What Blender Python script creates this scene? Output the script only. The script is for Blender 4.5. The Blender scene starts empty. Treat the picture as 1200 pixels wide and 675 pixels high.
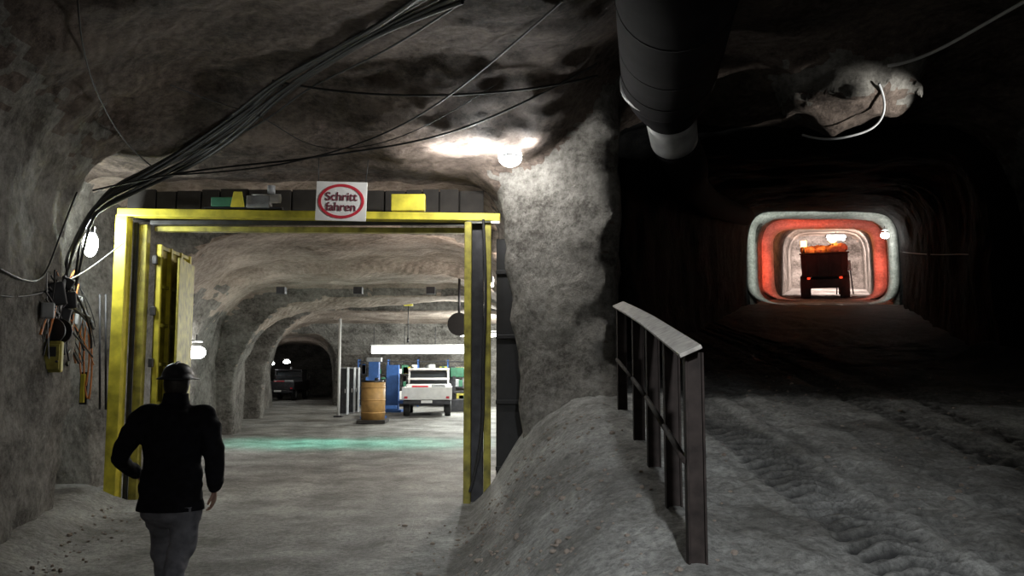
import bpy, math, random
import numpy as np
from mathutils import Vector, Matrix
random.seed(3); rng=np.random.RandomState(7)
scene=bpy.context.scene
COL=scene.collection

# ------------------------------------------------------------ camera
F=1000.0; CAMZ=1.65; PITCH=math.atan(97.5/F)
cam_d=bpy.data.cameras.new('camera'); cam=bpy.data.objects.new('camera',cam_d); COL.objects.link(cam)
cam_d.sensor_width=36; cam_d.lens=F/1200*36; cam_d.clip_end=200
cam.location=(0,0,CAMZ); cam.rotation_euler=(math.pi/2+PITCH,0,0)
scene.camera=cam
scene.view_settings.view_transform='Standard'
w=bpy.data.worlds.new('world'); scene.world=w; w.use_nodes=True
w.node_tree.nodes['Background'].inputs[0].default_value=(0,0,0,1)

def ray(px,py):
    u=(px-600)/F; v=(337.5-py)/F
    return Vector((u, math.cos(PITCH)-v*math.sin(PITCH), math.sin(PITCH)+v*math.cos(PITCH)))
def W(px,py,Y):
    d=ray(px,py); s=Y/d.y
    return Vector((d.x*s, Y, CAMZ+d.z*s))

# ------------------------------------------------------------ noise + rock field
LAT=(rng.rand(64,64,64)*2-1).astype(np.float32)
def vn(x,y,z):
    fx=np.floor(x);fy=np.floor(y);fz=np.floor(z)
    tx=x-fx;ty=y-fy;tz=z-fz
    tx=tx*tx*(3-2*tx);ty=ty*ty*(3-2*ty);tz=tz*tz*(3-2*tz)
    a=fx.astype(np.int32)&63;b=fy.astype(np.int32)&63;c=fz.astype(np.int32)&63
    a1=(a+1)&63;b1=(b+1)&63;c1=(c+1)&63
    def L(p,q,t): return p+(q-p)*t
    return L(L(L(LAT[a,b,c],LAT[a1,b,c],tx),L(LAT[a,b1,c],LAT[a1,b1,c],tx),ty),
             L(L(LAT[a,b,c1],LAT[a1,b,c1],tx),L(LAT[a,b1,c1],LAT[a1,b1,c1],tx),ty),tz)
def sst(a,b,t):
    t=np.clip((t-a)/(b-a),0,1); return t*t*(3-2*t)
def smax(a,b,k):
    h=np.maximum(k-np.abs(a-b),0)/k
    return np.maximum(a,b)+h*h*k*.25
def smin(a,b,k): return -smax(-a,-b,k)
def ramp(y): return np.maximum(.65+.13*(y-4.2),0.0)

def f_noise(x,y,z):
    n=.10*vn(x*.5+9,y*.5,z*.6+3)+.055*vn(x*1.35,y*1.35+5,z*1.35)+.036*vn(x*3.1,y*3.1,z*3.1)+.030*vn(x*6.5,y*6.5,z*6.5)
    return n
def f_B(x,y,z):
    xb=.30-.11*z
    d=smax(np.maximum(-5.9-x,x-xb),z-4.24,.5)
    return np.maximum(np.maximum(9.6-y,y-14.2),d)
def f_left(x,y,z):
    st=.20*sst(18.6,18.9,y+.25*np.sin(x*1.3))
    c1=smax(smax(-5.75-.19*(y-12)-x,x-.4,.5),z-4.0+st-.04*np.sin(y*1.6+x*.5),2.0)
    c1=np.maximum(np.maximum(12-y,y-22.4),c1)
    c1b=smax(smax(-7.45-.2*(y-23.2)-x,x-.8,.5),z-3.55-.03*(x+3),2.6)
    c1b=np.maximum(np.maximum(21.8-y,y-24.6),c1b)
    c2=smax(smax(-7.9-.235*(y-24)-x,x-3,.5),z-4.3,2.2)
    c2=np.maximum(np.maximum(24.2-y,y-30),c2)
    c2a=smax(smax(-8.7-.235*(y-30)-x,x-3,.5),z-3.75,3.0)
    c2a=np.maximum(np.maximum(29.5-y,y-32),c2a)
    c2b=smax(smax(-9.6-.235*(y-33)-x,x-3,.5),z-4.0,2.4)
    c2b=np.maximum(np.maximum(31.5-y,y-42),c2b)
    c3=smax(smax(-12.1-.27*(y-41)-x,x+8.5+.21*(y-41),.5),z-3.5,1.8)
    c3=np.maximum(np.maximum(41-y,y-60),c3)
    d=np.minimum(np.minimum(np.minimum(c1,c1b),c2a),np.minimum(c2,np.minimum(c2b,c3)))
    return d
def f_right(x,y,z):
    cx=4.2+.38*(y-12)
    fl=ramp(y)
    s=sst(29.8,30.0,y); s2=sst(33.0,33.2,y)
    hw=2.7-.3*s-.42*s2
    d=smax(np.abs(x-cx)-hw, z-(fl+3.3-.15*s-.12*s2),1.1)
    return np.maximum(np.maximum(11.0-y,y-47),d)
BL=W(990,130,10.2)
def f_front(x,y,z):
    xl=np.minimum(-4.25,-4.25-.27*(y-6.9))
    wv=sst(.2,1.8,x)
    zc=(4.8-.5*sst(8.3,10.4,y))*(1-wv)+(5.45-.4*sst(9.5,12,y))*wv
    a=smax(smax(xl-x,z-zc,1.8),smax(x-7.1,z-zc,1.6),.1)
    a=smax(a,y-12.4,.4); a=np.maximum(a,-4-y)
    xr=1.2+.12*(y-9.4)+.12*np.maximum(2.6-z,0)*.5
    fr=(10.7-.85*np.clip(x,0,1.5))-y
    fr=fr-.25*np.maximum(1.8-z,0)*sst(-.6,.4,x)
    pil=smax(x-xr,fr,.45)
    a=smax(a,-pil,.2)
    d=smin(a,f_B(x,y,z),.2)
    d=smin(d,f_right(x,y,z),.25)
    blob=np.sqrt(((x-BL.x)/.85)**2+((y-BL.y)/.6)**2+((z-BL.z-.38)/.50)**2)*.5-.5
    blob=blob+.12*vn(x*2.3+3,y*2.3,z*2.3)+.08*vn(x*5,y*5,z*5)
    d=smax(d,-blob,.3)
    return d
def g1(x,y,z): return np.minimum(f_front(x,y,z),f_left(x,y,z))+f_noise(x,y,z)
def g2(x,y,z): return np.minimum(f_left(x,y,z),f_B(x,y,z))+f_noise(x,y,z)
def g3(x,y,z): return f_right(x,y,z)+f_noise(x,y,z)*(1-.6*sst(29,30,y))

def surfnet(f,lo,hi,h):
    ax=[np.arange(lo[i],hi[i]+h*.5,h,dtype=np.float32) for i in range(3)]
    X,Y,Z=np.meshgrid(*ax,indexing='ij')
    V=f(X,Y,Z).astype(np.float32); S=V<0
    del X,Y,Z
    n=V.shape; c=(n[0]-1,n[1]-1,n[2]-1)
    acc=np.zeros(c+(3,),np.float32); cnt=np.zeros(c,np.float32); Ms=[]
    for a in range(3):
        s0=[slice(None)]*3; s1=[slice(None)]*3; s0[a]=slice(0,-1); s1[a]=slice(1,None)
        V0=V[tuple(s0)];V1=V[tuple(s1)]
        M=S[tuple(s0)]!=S[tuple(s1)]; Ms.append((M,S[tuple(s0)]))
        den=V0-V1; den[~M]=1
        t=np.where(M,V0/den,0)
        o=[b for b in range(3) if b!=a]
        for d0 in (0,1):
            for d1 in (0,1):
                sl=[slice(None)]*3
                sl[o[0]]=slice(d0,n[o[0]]-1+d0); sl[o[1]]=slice(d1,n[o[1]]-1+d1)
                m=M[tuple(sl)]; tt=t[tuple(sl)]
                cnt+=m; acc[...,a]+=tt
                acc[...,o[0]]+=m*d0; acc[...,o[1]]+=m*d1
    act=cnt>0
    idx=-np.ones(c,np.int64); idx[act]=np.arange(act.sum())
    ci=np.argwhere(act)
    P=np.array(lo)+h*(ci+acc[act]/cnt[act][:,None])
    Q=[]
    for a in range(3):
        M,S0=Ms[a]
        o=[b for b in range(3) if b!=a]
        sl=[slice(None)]*3
        sl[o[0]]=slice(1,-1); sl[o[1]]=slice(1,-1)
        e=np.argwhere(M[tuple(sl)]); s=S0[tuple(sl)][M[tuple(sl)]]
        e[:,o[0]]+=1; e[:,o[1]]+=1
        def cell(d0,d1):
            k=e.copy(); k[:,o[0]]-=d0; k[:,o[1]]-=d1
            return idx[k[:,0],k[:,1],k[:,2]]
        q=np.stack([cell(1,1),cell(0,1),cell(0,0),cell(1,0)],1)
        flip=s.copy()
        if a==1: flip=~flip
        q[flip]=q[flip][:,::-1]
        Q.append(q)
    Q=np.concatenate(Q)
    return P,Q

# ------------------------------------------------------------ materials
def nodes(m): 
    m.use_nodes=True
    return m.node_tree.nodes,m.node_tree.links
def mat(name,col,rough=.6,metal=0,var=.25,scale=6,bump=.15,emit=None,estr=0,spec=.5):
    m=bpy.data.materials.new(name); N,L=nodes(m); b=N['Principled BSDF']
    b.inputs['Roughness'].default_value=rough; b.inputs['Metallic'].default_value=metal
    b.inputs['Specular IOR Level'].default_value=spec
    tc=N.new('ShaderNodeTexCoord'); nz=N.new('ShaderNodeTexNoise'); nz.inputs['Scale'].default_value=scale; nz.inputs['Detail'].default_value=6
    L.new(tc.outputs['Object'],nz.inputs['Vector'])
    r=N.new('ShaderNodeValToRGB'); r.color_ramp.elements[0].position=.3; r.color_ramp.elements[1].position=.7
    r.color_ramp.elements[0].color=tuple(c*(1-var) for c in col)+(1,)
    r.color_ramp.elements[1].color=tuple(min(1,c*(1+var*.6)) for c in col)+(1,)
    L.new(nz.outputs['Fac'],r.inputs['Fac']); L.new(r.outputs['Color'],b.inputs['Base Color'])
    if bump:
        bp=N.new('ShaderNodeBump'); bp.inputs['Strength'].default_value=bump; bp.inputs['Distance'].default_value=.01
        L.new(nz.outputs['Fac'],bp.inputs['Height']); L.new(bp.outputs['Normal'],b.inputs['Normal'])
    if emit:
        b.inputs['Emission Color'].default_value=tuple(emit)+(1,); b.inputs['Emission Strength'].default_value=estr
    return m

def rock_mat(name,dark,light,ribs=0.0,bumpd=.05):
    m=bpy.data.materials.new(name); N,L=nodes(m); b=N['Principled BSDF']
    b.inputs['Roughness'].default_value=.85; b.inputs['Specular IOR Level'].default_value=.2
    g=N.new('ShaderNodeNewGeometry')
    n1=N.new('ShaderNodeTexNoise'); n1.inputs['Scale'].default_value=.9; n1.inputs['Detail'].default_value=9; n1.inputs['Roughness'].default_value=.7
    n2=N.new('ShaderNodeTexNoise'); n2.inputs['Scale'].default_value=11; n2.inputs['Detail'].default_value=8; n2.inputs['Roughness'].default_value=.8
    mp=N.new('ShaderNodeMapping'); mp.inputs['Scale'].default_value=(1,1,2.2)
    L.new(g.outputs['Position'],mp.inputs['Vector'])
    L.new(mp.outputs['Vector'],n1.inputs['Vector']); L.new(g.outputs['Position'],n2.inputs['Vector'])
    mx=N.new('ShaderNodeMath'); mx.operation='MULTIPLY_ADD'; mx.inputs[1].default_value=.5
    L.new(n2.outputs['Fac'],mx.inputs[0]); 
    mm=N.new('ShaderNodeMath'); mm.operation='MULTIPLY'; mm.inputs[1].default_value=.55
    L.new(n1.outputs['Fac'],mm.inputs[0]); L.new(mm.outputs[0],mx.inputs[2])
    r=N.new('ShaderNodeValToRGB'); r.color_ramp.elements[0].position=.43; r.color_ramp.elements[1].position=.63
    r.color_ramp.elements[0].color=tuple(dark)+(1,); r.color_ramp.elements[1].color=tuple(light)+(1,)
    L.new(mx.outputs[0],r.inputs['Fac']); L.new(r.outputs['Color'],b.inputs['Base Color'])
    vo=N.new('ShaderNodeTexVoronoi'); vo.inputs['Scale'].default_value=7
    L.new(g.outputs['Position'],vo.inputs['Vector'])
    wv=N.new('ShaderNodeTexWave'); wv.inputs['Scale'].default_value=2.6; wv.inputs['Distortion'].default_value=5; wv.inputs['Detail'].default_value=3; wv.bands_direction='DIAGONAL'
    L.new(g.outputs['Position'],wv.inputs['Vector'])
    a1=N.new('ShaderNodeMath'); a1.operation='MULTIPLY_ADD'; a1.inputs[1].default_value=.3
    L.new(vo.outputs['Distance'],a1.inputs[0]); L.new(n2.outputs['Fac'],a1.inputs[2])
    a2=N.new('ShaderNodeMath'); a2.operation='MULTIPLY_ADD'; a2.inputs[1].default_value=ribs
    L.new(wv.outputs['Fac'],a2.inputs[0]); L.new(a1.outputs[0],a2.inputs[2])
    bp=N.new('ShaderNodeBump'); bp.inputs['Strength'].default_value=1; bp.inputs['Distance'].default_value=bumpd
    L.new(a2.outputs[0],bp.inputs['Height']); L.new(bp.outputs['Normal'],b.inputs['Normal'])
    return m
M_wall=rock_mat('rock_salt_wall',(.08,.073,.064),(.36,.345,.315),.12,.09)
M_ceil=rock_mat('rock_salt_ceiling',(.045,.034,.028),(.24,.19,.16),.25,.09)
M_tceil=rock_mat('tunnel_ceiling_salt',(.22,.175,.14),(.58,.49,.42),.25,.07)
M_dark=rock_mat('shaded_tunnel_rock',(.006,.006,.007),(.022,.022,.022),.2,.06)  # unlit right tunnel: its darkness is put into the rock colour
M_yel=mat('yellow_gate_paint',(.62,.54,.05),.5,0,.45,5,.2)
M_yel2=mat('yellow_paint_dirty',(.36,.32,.05),.6,0,.6,7,.2)
M_steel=mat('dark_steel',(.05,.05,.055),.5,.6,.4,8)
M_black=mat('black_rubber',(.012,.012,.013),.6,0,.3,10,.1)
M_galv=mat('galvanised_sheet',(.34,.34,.34),.5,.2,.3,5,.1)
M_duct=mat('black_duct_fabric',(.010,.009,.010),.9,0,.4,3,.3,spec=.1)
M_white=mat('white_paint',(.8,.8,.78),.5,0,.12,5,.05)
M_grey=mat('grey_paint',(.35,.36,.37),.5,0,.3,8,.1)
M_lgrey=rock_mat('lightened_rim_rock',(.35,.36,.33),(.80,.81,.77),.1,.05)  # lightened rock, stands for light falling on the tunnel rim
M_railp=mat('weathered_brown_rail',(.024,.018,.016),.8,0,.5,12,.2,spec=.2)
M_railtop=mat('worn_rail_top',(.33,.31,.28),.6,0,.45,14,.2)
M_red=mat('sign_red',(.55,.03,.05),.5,0,.15,5,0)
M_txt=mat('sign_lettering',(.16,.03,.05),.5,0,.1,5,0)
M_orange=mat('orange_plastic',(.6,.2,.04),.5,0,.2,6,.05)
M_tan=mat('tan_tank_paint',(.42,.24,.08),.6,0,.3,6,.05)
M_green=mat('green_paint',(.04,.16,.09),.5,0,.3,6,.05)
M_blue=mat('blue_paint',(.05,.15,.45),.5,0,.2,6,.05)
M_wood=mat('old_timber',(.03,.026,.023),.85,0,.6,4,.4)
M_glass=mat('dark_window_glass',(.03,.035,.04),.1,0,.1,3,0)
M_tyre=mat('tyre_rubber',(.02,.02,.02),.8,0,.3,20,.2)
M_truckred=mat('dark_red_body',(.022,.012,.011),.75,0,.5,4,.3,spec=.3)  # very dark red base colour of the truck body
M_load=mat('orange_brown_load',(.6,.30,.16),.8,0,.4,4,.3)
M_lamp=mat('lamp_tube',(1,1,1),.5,0,0,1,0,(1,.98,.93),40)
M_lampw=mat('lamp_tube_far',(1,1,1),.5,0,0,1,0,(1,1,.95),7)
M_amber=mat('amber_beacon',(1,.4,.05),.4,0,0,1,0,(1,.45,.10),14)
M_tail=mat('tail_lamp_red',(1,.05,.02),.4,0,0,1,0,(1,.06,.02),1.2)

# ------------------------------------------------------------ mesh helpers
def mesh_obj(name,V,Fc,m=None,parent=None,smooth=False):
    me=bpy.data.meshes.new(name); me.from_pydata([tuple(v) for v in V],[],[tuple(f) for f in Fc]); me.update()
    if smooth: me.polygons.foreach_set('use_smooth',[True]*len(me.polygons))
    o=bpy.data.objects.new(name,me); COL.objects.link(o)
    if m: me.materials.append(m)
    if parent: o.parent=parent
    return o
def empty(name,loc=(0,0,0),rot=(0,0,0),scale=1):
    e=bpy.data.objects.new(name,None); COL.objects.link(e); e.location=loc; e.rotation_euler=rot; e.scale=(scale,)*3; e.empty_display_size=.2
    return e
def box(name,c,s,m,parent=None,bev=.01,rot=None,taper=None):
    x,y,z=[k/2 for k in s]; tx,ty=taper or (1,1)
    V=[(-x,-y,-z),(x,-y,-z),(x,y,-z),(-x,y,-z),(-x*tx,-y*ty,z),(x*tx,-y*ty,z),(x*tx,y*ty,z),(-x*tx,y*ty,z)]
    Fc=[(0,3,2,1),(4,5,6,7),(0,1,5,4),(1,2,6,5),(2,3,7,6),(3,0,4,7)]
    o=mesh_obj(name,V,Fc,m,parent); o.location=c
    if rot: o.rotation_euler=rot
    if bev:
        b=o.modifiers.new('b','BEVEL'); b.width=min(bev,min(s)*.3); b.segments=2
    return o
def cyl(name,p0,p1,r0,m,parent=None,r1=None,seg=20,ring=None):
    p0=Vector(p0);p1=Vector(p1); r1=r0 if r1 is None else r1
    d=(p1-p0).normalized(); q=d.to_track_quat('Z','Y')
    V=[];Fc=[]
    for p,r in ((p0,r0),(p1,r1)):
        for i in range(seg):
            a=2*math.pi*i/seg; V.append(p+q@Vector((math.cos(a)*r,math.sin(a)*r,0)))
    for i in range(seg): 
        j=(i+1)%seg; Fc.append((i,j,seg+j,seg+i))
    Fc.append(tuple(range(seg))[::-1]); Fc.append(tuple(range(seg,2*seg)))
    o=mesh_obj(name,V,Fc,m,parent)
    for p in o.data.polygons: p.use_smooth=len(p.vertices)==4
    return o
def catmull(P,n=6):
    P=[Vector(p) for p in P]; out=[]
    for i in range(len(P)-1):
        a=P[max(i-1,0)];b=P[i];c=P[i+1];d=P[min(i+2,len(P)-1)]
        for k in range(n):
            t=k/n
            out.append(.5*((2*b)+(c-a)*t+(2*a-5*b+4*c-d)*t*t+(3*b-a-3*c+d)*t**3))
    out.append(P[-1]); return out
def tube_geo(P,R,seg=16,n=5,ref=Vector((1,0,0)),cap=True):
    R=[(r,r) if not isinstance(r,tuple) else r for r in R]
    Q=catmull([tuple(p)for p in P],n); RR=catmull([(a,b,0) for a,b in R],n)
    rings=[]; m=len(Q)
    for i,p in enumerate(Q):
        t=(Q[min(i+1,m-1)]-Q[max(i-1,0)]).normalized()
        a=(ref-t*ref.dot(t)); 
        if a.length<1e-3: a=Vector((0,1,0))-t*t.y
        a.normalize(); b=t.cross(a)
        rings.append((p,t,a,b,max(RR[i].x,.001),max(RR[i].y,.001)))
    if cap:
        p,t,a,b,x,y=rings[0]; pre=[]
        for ang in (80,60,35): 
            s=math.sin(math.radians(90-ang)); c=math.sin(math.radians(ang))
            pre.append((p-t*c*min(x,y),t,a,b,x*s,y*s))
        rings=pre+rings
        p,t,a,b,x,y=rings[-1]
        for ang in (35,60,80):
            s=math.sin(math.radians(90-ang)); c=math.sin(math.radians(ang))
            rings.append((p+t*c*min(x,y),t,a,b,x*s,y*s))
    V=[];Fc=[]
    for p,t,a,b,x,y in rings:
        for k in range(seg):
            an=2*math.pi*k/seg; V.append(p+a*math.cos(an)*x+b*math.sin(an)*y)
    for i in range(len(rings)-1):
        for k in range(seg):
            j=(k+1)%seg; Fc.append((i*seg+k,i*seg+j,(i+1)*seg+j,(i+1)*seg+k))
    Fc.append(tuple(range(seg))[::-1]); Fc.append(tuple(range((len(rings)-1)*seg,len(rings)*seg)))
    return V,Fc
def merge(parts):
    V=[];Fc=[]
    for v,f in parts:
        o=len(V); V+=list(v); Fc+=[tuple(i+o for i in q) for q in f]
    return V,Fc
def ell(c,r,seg=20,rg=12,rot=None):
    V=[];Fc=[];c=Vector(c)
    for i in range(rg+1):
        th=math.pi*i/rg; th=min(max(th,.02),math.pi-.02)
        for k in range(seg):
            a=2*math.pi*k/seg
            v=Vector((r[0]*math.sin(th)*math.cos(a),r[1]*math.sin(th)*math.sin(a),r[2]*math.cos(th)))
            if rot: v=rot@v
            V.append(c+v)
    for i in range(rg):
        for k in range(seg):
            j=(k+1)%seg; Fc.append((i*seg+k,(i+1)*seg+k,(i+1)*seg+j,i*seg+j))
    Fc.append(tuple(range(seg))); Fc.append(tuple(range(rg*seg,(rg+1)*seg))[::-1])
    return V,Fc
def remeshed(name,parts,vox,m,parent=None,sm=6):
    V,Fc=merge(parts); o=mesh_obj(name,V,Fc)
    r=o.modifiers.new('r','REMESH'); r.mode='VOXEL'; r.voxel_size=vox
    s=o.modifiers.new('s','SMOOTH'); s.iterations=sm; s.factor=.5
    dg=bpy.context.evaluated_depsgraph_get(); me=bpy.data.meshes.new_from_object(o.evaluated_get(dg))
    o.modifiers.clear(); o.data=me; me.polygons.foreach_set('use_smooth',[True]*len(me.polygons))
    for q in (m if isinstance(m,list) else [m]): me.materials.append(q)
    if parent: o.parent=parent
    return o
def cable(name,P,r,m,parent=None,res=8):
    cu=bpy.data.curves.new(name,'CURVE'); cu.dimensions='3D'; cu.bevel_depth=r; cu.bevel_resolution=2; cu.resolution_u=res
    s=cu.splines.new('NURBS'); s.points.add(len(P)-1)
    for i,p in enumerate(P): s.points[i].co=(p[0],p[1],p[2],1)
    s.order_u=4; s.use_endpoint_u=True
    o=bpy.data.objects.new(name,cu); COL.objects.link(o); cu.materials.append(m)
    if parent: o.parent=parent
    return o
def plight(name,loc,power,col=(1,1,1),r=.08,parent=None):
    d=bpy.data.lights.new(name,'POINT'); d.energy=power; d.color=col; d.shadow_soft_size=r
    o=bpy.data.objects.new(name,d); COL.objects.link(o); o.location=loc
    if parent: o.parent=parent
    return o
def spot(name,loc,tgt,power,ang,col=(1,1,1),r=.1,blend=1,parent=None):
    d=bpy.data.lights.new(name,'SPOT'); d.energy=power; d.color=col; d.shadow_soft_size=r; d.spot_size=math.radians(ang); d.spot_blend=blend
    o=bpy.data.objects.new(name,d); COL.objects.link(o); o.location=loc
    o.rotation_euler=(Vector(tgt)-Vector(loc)).to_track_quat('-Z','Y').to_euler()
    if parent: o.parent=parent
    return o
def area(name,loc,tgt,power,sx,sy,col,spread=180):
    d=bpy.data.lights.new(name,'AREA'); d.energy=power; d.color=col; d.shape='RECTANGLE'; d.size=sx; d.size_y=sy; d.spread=math.radians(spread)
    o=bpy.data.objects.new(name,d); COL.objects.link(o); o.location=loc
    o.rotation_euler=(Vector(tgt)-Vector(loc)).to_track_quat('-Z','Y').to_euler(); return o

# ------------------------------------------------------------ rock shell
parts=[surfnet(g1,(-8.2,-4.5,-.7),(9.2,13.2,6.6),.08),
       surfnet(g2,(-19.5,13.0,-.7),(4.2,61,5.4),.15),
       surfnet(g3,(.8,13.0,.4),(21,48,10.2),.17)]
bucket={}
for gi,(P,Q) in enumerate(parts):
    fn=np.cross(P[Q[:,2]]-P[Q[:,0]],P[Q[:,3]]-P[Q[:,1]])
    vnn=np.zeros_like(P)
    for k in range(4): np.add.at(vnn,Q[:,k],fn)
    vnn/=np.linalg.norm(vnn,axis=1)[:,None]+1e-9
    f=[g1,g2,g3][gi]
    smp=rng.choice(len(P),400); e=.15
    a=P[smp]+vnn[smp]*e
    val=f(a[:,0],a[:,1],a[:,2])
    if (val>0).mean()>.5:
        Q=Q[:,::-1]; vnn=-vnn; fn=-fn
    fnn=fn/(np.linalg.norm(fn,axis=1)[:,None]+1e-9)
    c=P[Q].mean(1)
    lab=np.empty(len(Q),dtype=object)
    if gi==0:
        lab[:]='wall_middle'
        lab[c[:,0]<-3]='wall_left'; lab[c[:,0]>3.6]='wall_right'; lab[c[:,1]<-3]='wall_back'
    elif gi==1: lab[:]='wall_lower_tunnel'
    else: lab[:]='wall_upper_tunnel'
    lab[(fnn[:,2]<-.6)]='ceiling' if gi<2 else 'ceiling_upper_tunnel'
    for L_ in set(lab):
        q=Q[lab==L_]; u,inv=np.unique(q,return_inverse=True)
        bucket.setdefault(L_,[]).append((P[u],inv.reshape(q.shape),vnn[u]))
for L_,lst in bucket.items():
    off=0;VV=[];QQ=[];NN=[]
    for p,q,n in lst:
        VV.append(p);QQ.append(q+off);NN.append(n);off+=len(p)
    VV=np.concatenate(VV);QQ=np.concatenate(QQ);NN=np.concatenate(NN)
    me=bpy.data.meshes.new(L_)
    me.vertices.add(len(VV)); me.vertices.foreach_set('co',VV.astype(np.float32).ravel())
    me.loops.add(QQ.size); me.loops.foreach_set('vertex_index',QQ.astype(np.int32).ravel())
    me.polygons.add(len(QQ)); me.polygons.foreach_set('loop_start',np.arange(0,QQ.size,4,dtype=np.int32)); 
    me.update(calc_edges=True); me.validate()
    me.polygons.foreach_set('use_smooth',np.ones(len(me.polygons),dtype=bool))
    try: me.normals_split_custom_set_from_vertices([tuple(n) for n in NN])
    except Exception as ex: print('norm',ex)
    o=bpy.data.objects.new(L_,me); COL.objects.link(o)
    cc=VV[QQ].mean(1)
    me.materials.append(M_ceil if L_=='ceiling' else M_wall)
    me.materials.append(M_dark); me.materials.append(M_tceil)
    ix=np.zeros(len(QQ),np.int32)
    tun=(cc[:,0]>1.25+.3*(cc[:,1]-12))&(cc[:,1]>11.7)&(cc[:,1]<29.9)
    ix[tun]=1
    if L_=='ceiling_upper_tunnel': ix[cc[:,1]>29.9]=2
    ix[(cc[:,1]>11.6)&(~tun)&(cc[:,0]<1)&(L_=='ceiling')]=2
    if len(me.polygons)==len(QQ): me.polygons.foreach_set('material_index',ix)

def hit(px,py,off=.05,ymax=99):
    d=ray(px,py); t=np.arange(3,30,.02)
    x=d.x*t;y=d.y*t;z=CAMZ+d.z*t
    v=g1(x,y,z); k=int(np.argmax(v>0)); tt=t[k]-off/ d.length
    p=Vector((d.x*tt,d.y*tt,CAMZ+d.z*tt))
    return p if p.y<ymax else W(px,py,ymax)

# ------------------------------------------------------------ floor
def base_floor(x,y):
    e0=-.5+.38*np.maximum(y-11,0)
    s=np.clip((x-e0)/1.5,0,1); s=1-(1-s)**1.5; s=s*s*(3-2*s)*.6+s*.4
    s=np.where(x<e0,0,s)
    h=ramp(y)*s
    xl=np.minimum(-4.25,-4.25-.27*(y-6.9))
    m=(y<11)
    h=h+m*.22*sst(.6,-.1,x-xl)
    h=h+(y<13)*.3*sst(6.3,7.2,x)
    return h
def floorh(x,y):
    h=base_floor(x,y)
    rs=sst(-.6,.4,x-.38*np.maximum(y-11,0))
    h=h+.03*vn(x*1.2,y*1.2,x*0+.5)+(.005+.024*rs)*vn(x*4,y*4,x*0+7.5)+(.003+.012*rs)*vn(x*11,y*11,x*0+3.2)+.008*rs*vn(x*19,y*19,x*0+3.2)
    tr=x*0
    for cx,wd,dep,ph in ((1.98,.27,.065,0),(2.5,.10,.025,1),(3.85,.24,.038,.3),(4.45,.2,.03,2),(3.1,.12,.02,1.3)):
        c=cx+.08*np.sin(y*.45+ph)+.03*np.maximum(y-6,0)
        dx=x-c; mk=sst(wd,wd*.8,np.abs(dx))*(y<40)
        rib=sst(.25,.75,.5+.5*np.sin(2*np.pi*(y+.6*np.abs(dx))/.15))
        h=h-mk*(dep*(.25+.75*rib)); tr=np.maximum(tr,mk*(.35+.65*rib)*(dep/.065))
    for cx,wd in ((-3.3,.3),(-1.6,.3),(-2.5,.25)):
        c=cx+.15*np.sin(y*.3+cx)-.2*np.maximum(y-11,0)
        mk=sst(wd,wd*.5,np.abs(x-c)); h=h-mk*.012; tr=np.maximum(tr,mk*.18)
    return h,tr
xs=np.concatenate([np.arange(-20,-6,.3),np.arange(-6,-1,.08),np.arange(-1,5.2,.035),np.arange(5.2,8,.1),np.arange(8,21.1,.25)])
ys=np.concatenate([np.arange(-4.3,3.2,.15),np.arange(3.2,10.5,.025),np.arange(10.5,16,.08),np.arange(16,62,.3)])
X,Y=np.meshgrid(xs,ys,indexing='ij'); H,TR=floorh(X,Y)
nx,ny=X.shape
V=np.stack([X,Y,H],-1).reshape(-1,3)
ii=np.arange(nx*ny).reshape(nx,ny)
Q=np.stack([ii[:-1,:-1],ii[1:,:-1],ii[1:,1:],ii[:-1,1:]],-1).reshape(-1,4)
me=bpy.data.meshes.new('floor'); me.vertices.add(len(V)); me.vertices.foreach_set('co',V.astype(np.float32).ravel())
me.loops.add(Q.size); me.loops.foreach_set('vertex_index',Q.astype(np.int32).ravel())
me.polygons.add(len(Q)); me.polygons.foreach_set('loop_start',np.arange(0,Q.size,4,dtype=np.int32)); me.update(calc_edges=True)
me.polygons.foreach_set('use_smooth',np.ones(len(Q),dtype=bool))
at=me.attributes.new('track','FLOAT','POINT'); at.data.foreach_set('value',TR.astype(np.float32).ravel())
RAMP_SHADE=sst(8.8,12.5,Y)*sst(.4,1.4,X-.38*np.maximum(Y-11,0))*(1-sst(29.5,30,Y))  # shade put into the floor colour where the ramp enters the tunnel
at=me.attributes.new('ramp_shade','FLOAT','POINT'); at.data.foreach_set('value',RAMP_SHADE.astype(np.float32).ravel())
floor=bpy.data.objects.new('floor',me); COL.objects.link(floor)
m=bpy.data.materials.new('salt_dust_floor'); N,L=nodes(m); b=N['Principled BSDF']; b.inputs['Roughness'].default_value=.7; b.inputs['Specular IOR Level'].default_value=.4
g=N.new('ShaderNodeNewGeometry')
n1=N.new('ShaderNodeTexNoise'); n1.inputs['Scale'].default_value=1.1; n1.inputs['Detail'].default_value=9; n1.inputs['Roughness'].default_value=.7
n2=N.new('ShaderNodeTexNoise'); n2.inputs['Scale'].default_value=20; n2.inputs['Detail'].default_value=8; n2.inputs['Roughness'].default_value=.8
for n in (n1,n2): L.new(g.outputs['Position'],n.inputs['Vector'])
r=N.new('ShaderNodeValToRGB'); r.color_ramp.elements[0].position=.38; r.color_ramp.elements[1].position=.66
r.color_ramp.elements[0].color=(.17,.165,.15,1); r.color_ramp.elements[1].color=(.50,.50,.475,1)
L.new(n1.outputs['Fac'],r.inputs['Fac'])
r2=N.new('ShaderNodeValToRGB'); r2.color_ramp.elements[0].position=.38; r2.color_ramp.elements[1].position=.62
r2.color_ramp.elements[0].color=(.45,.45,.45,1); r2.color_ramp.elements[1].color=(1.2,1.2,1.2,1)
L.new(n2.outputs['Fac'],r2.inputs['Fac'])
mu=N.new('ShaderNodeMix'); mu.data_type='RGBA'; mu.blend_type='MULTIPLY'; mu.inputs[0].default_value=1
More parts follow.
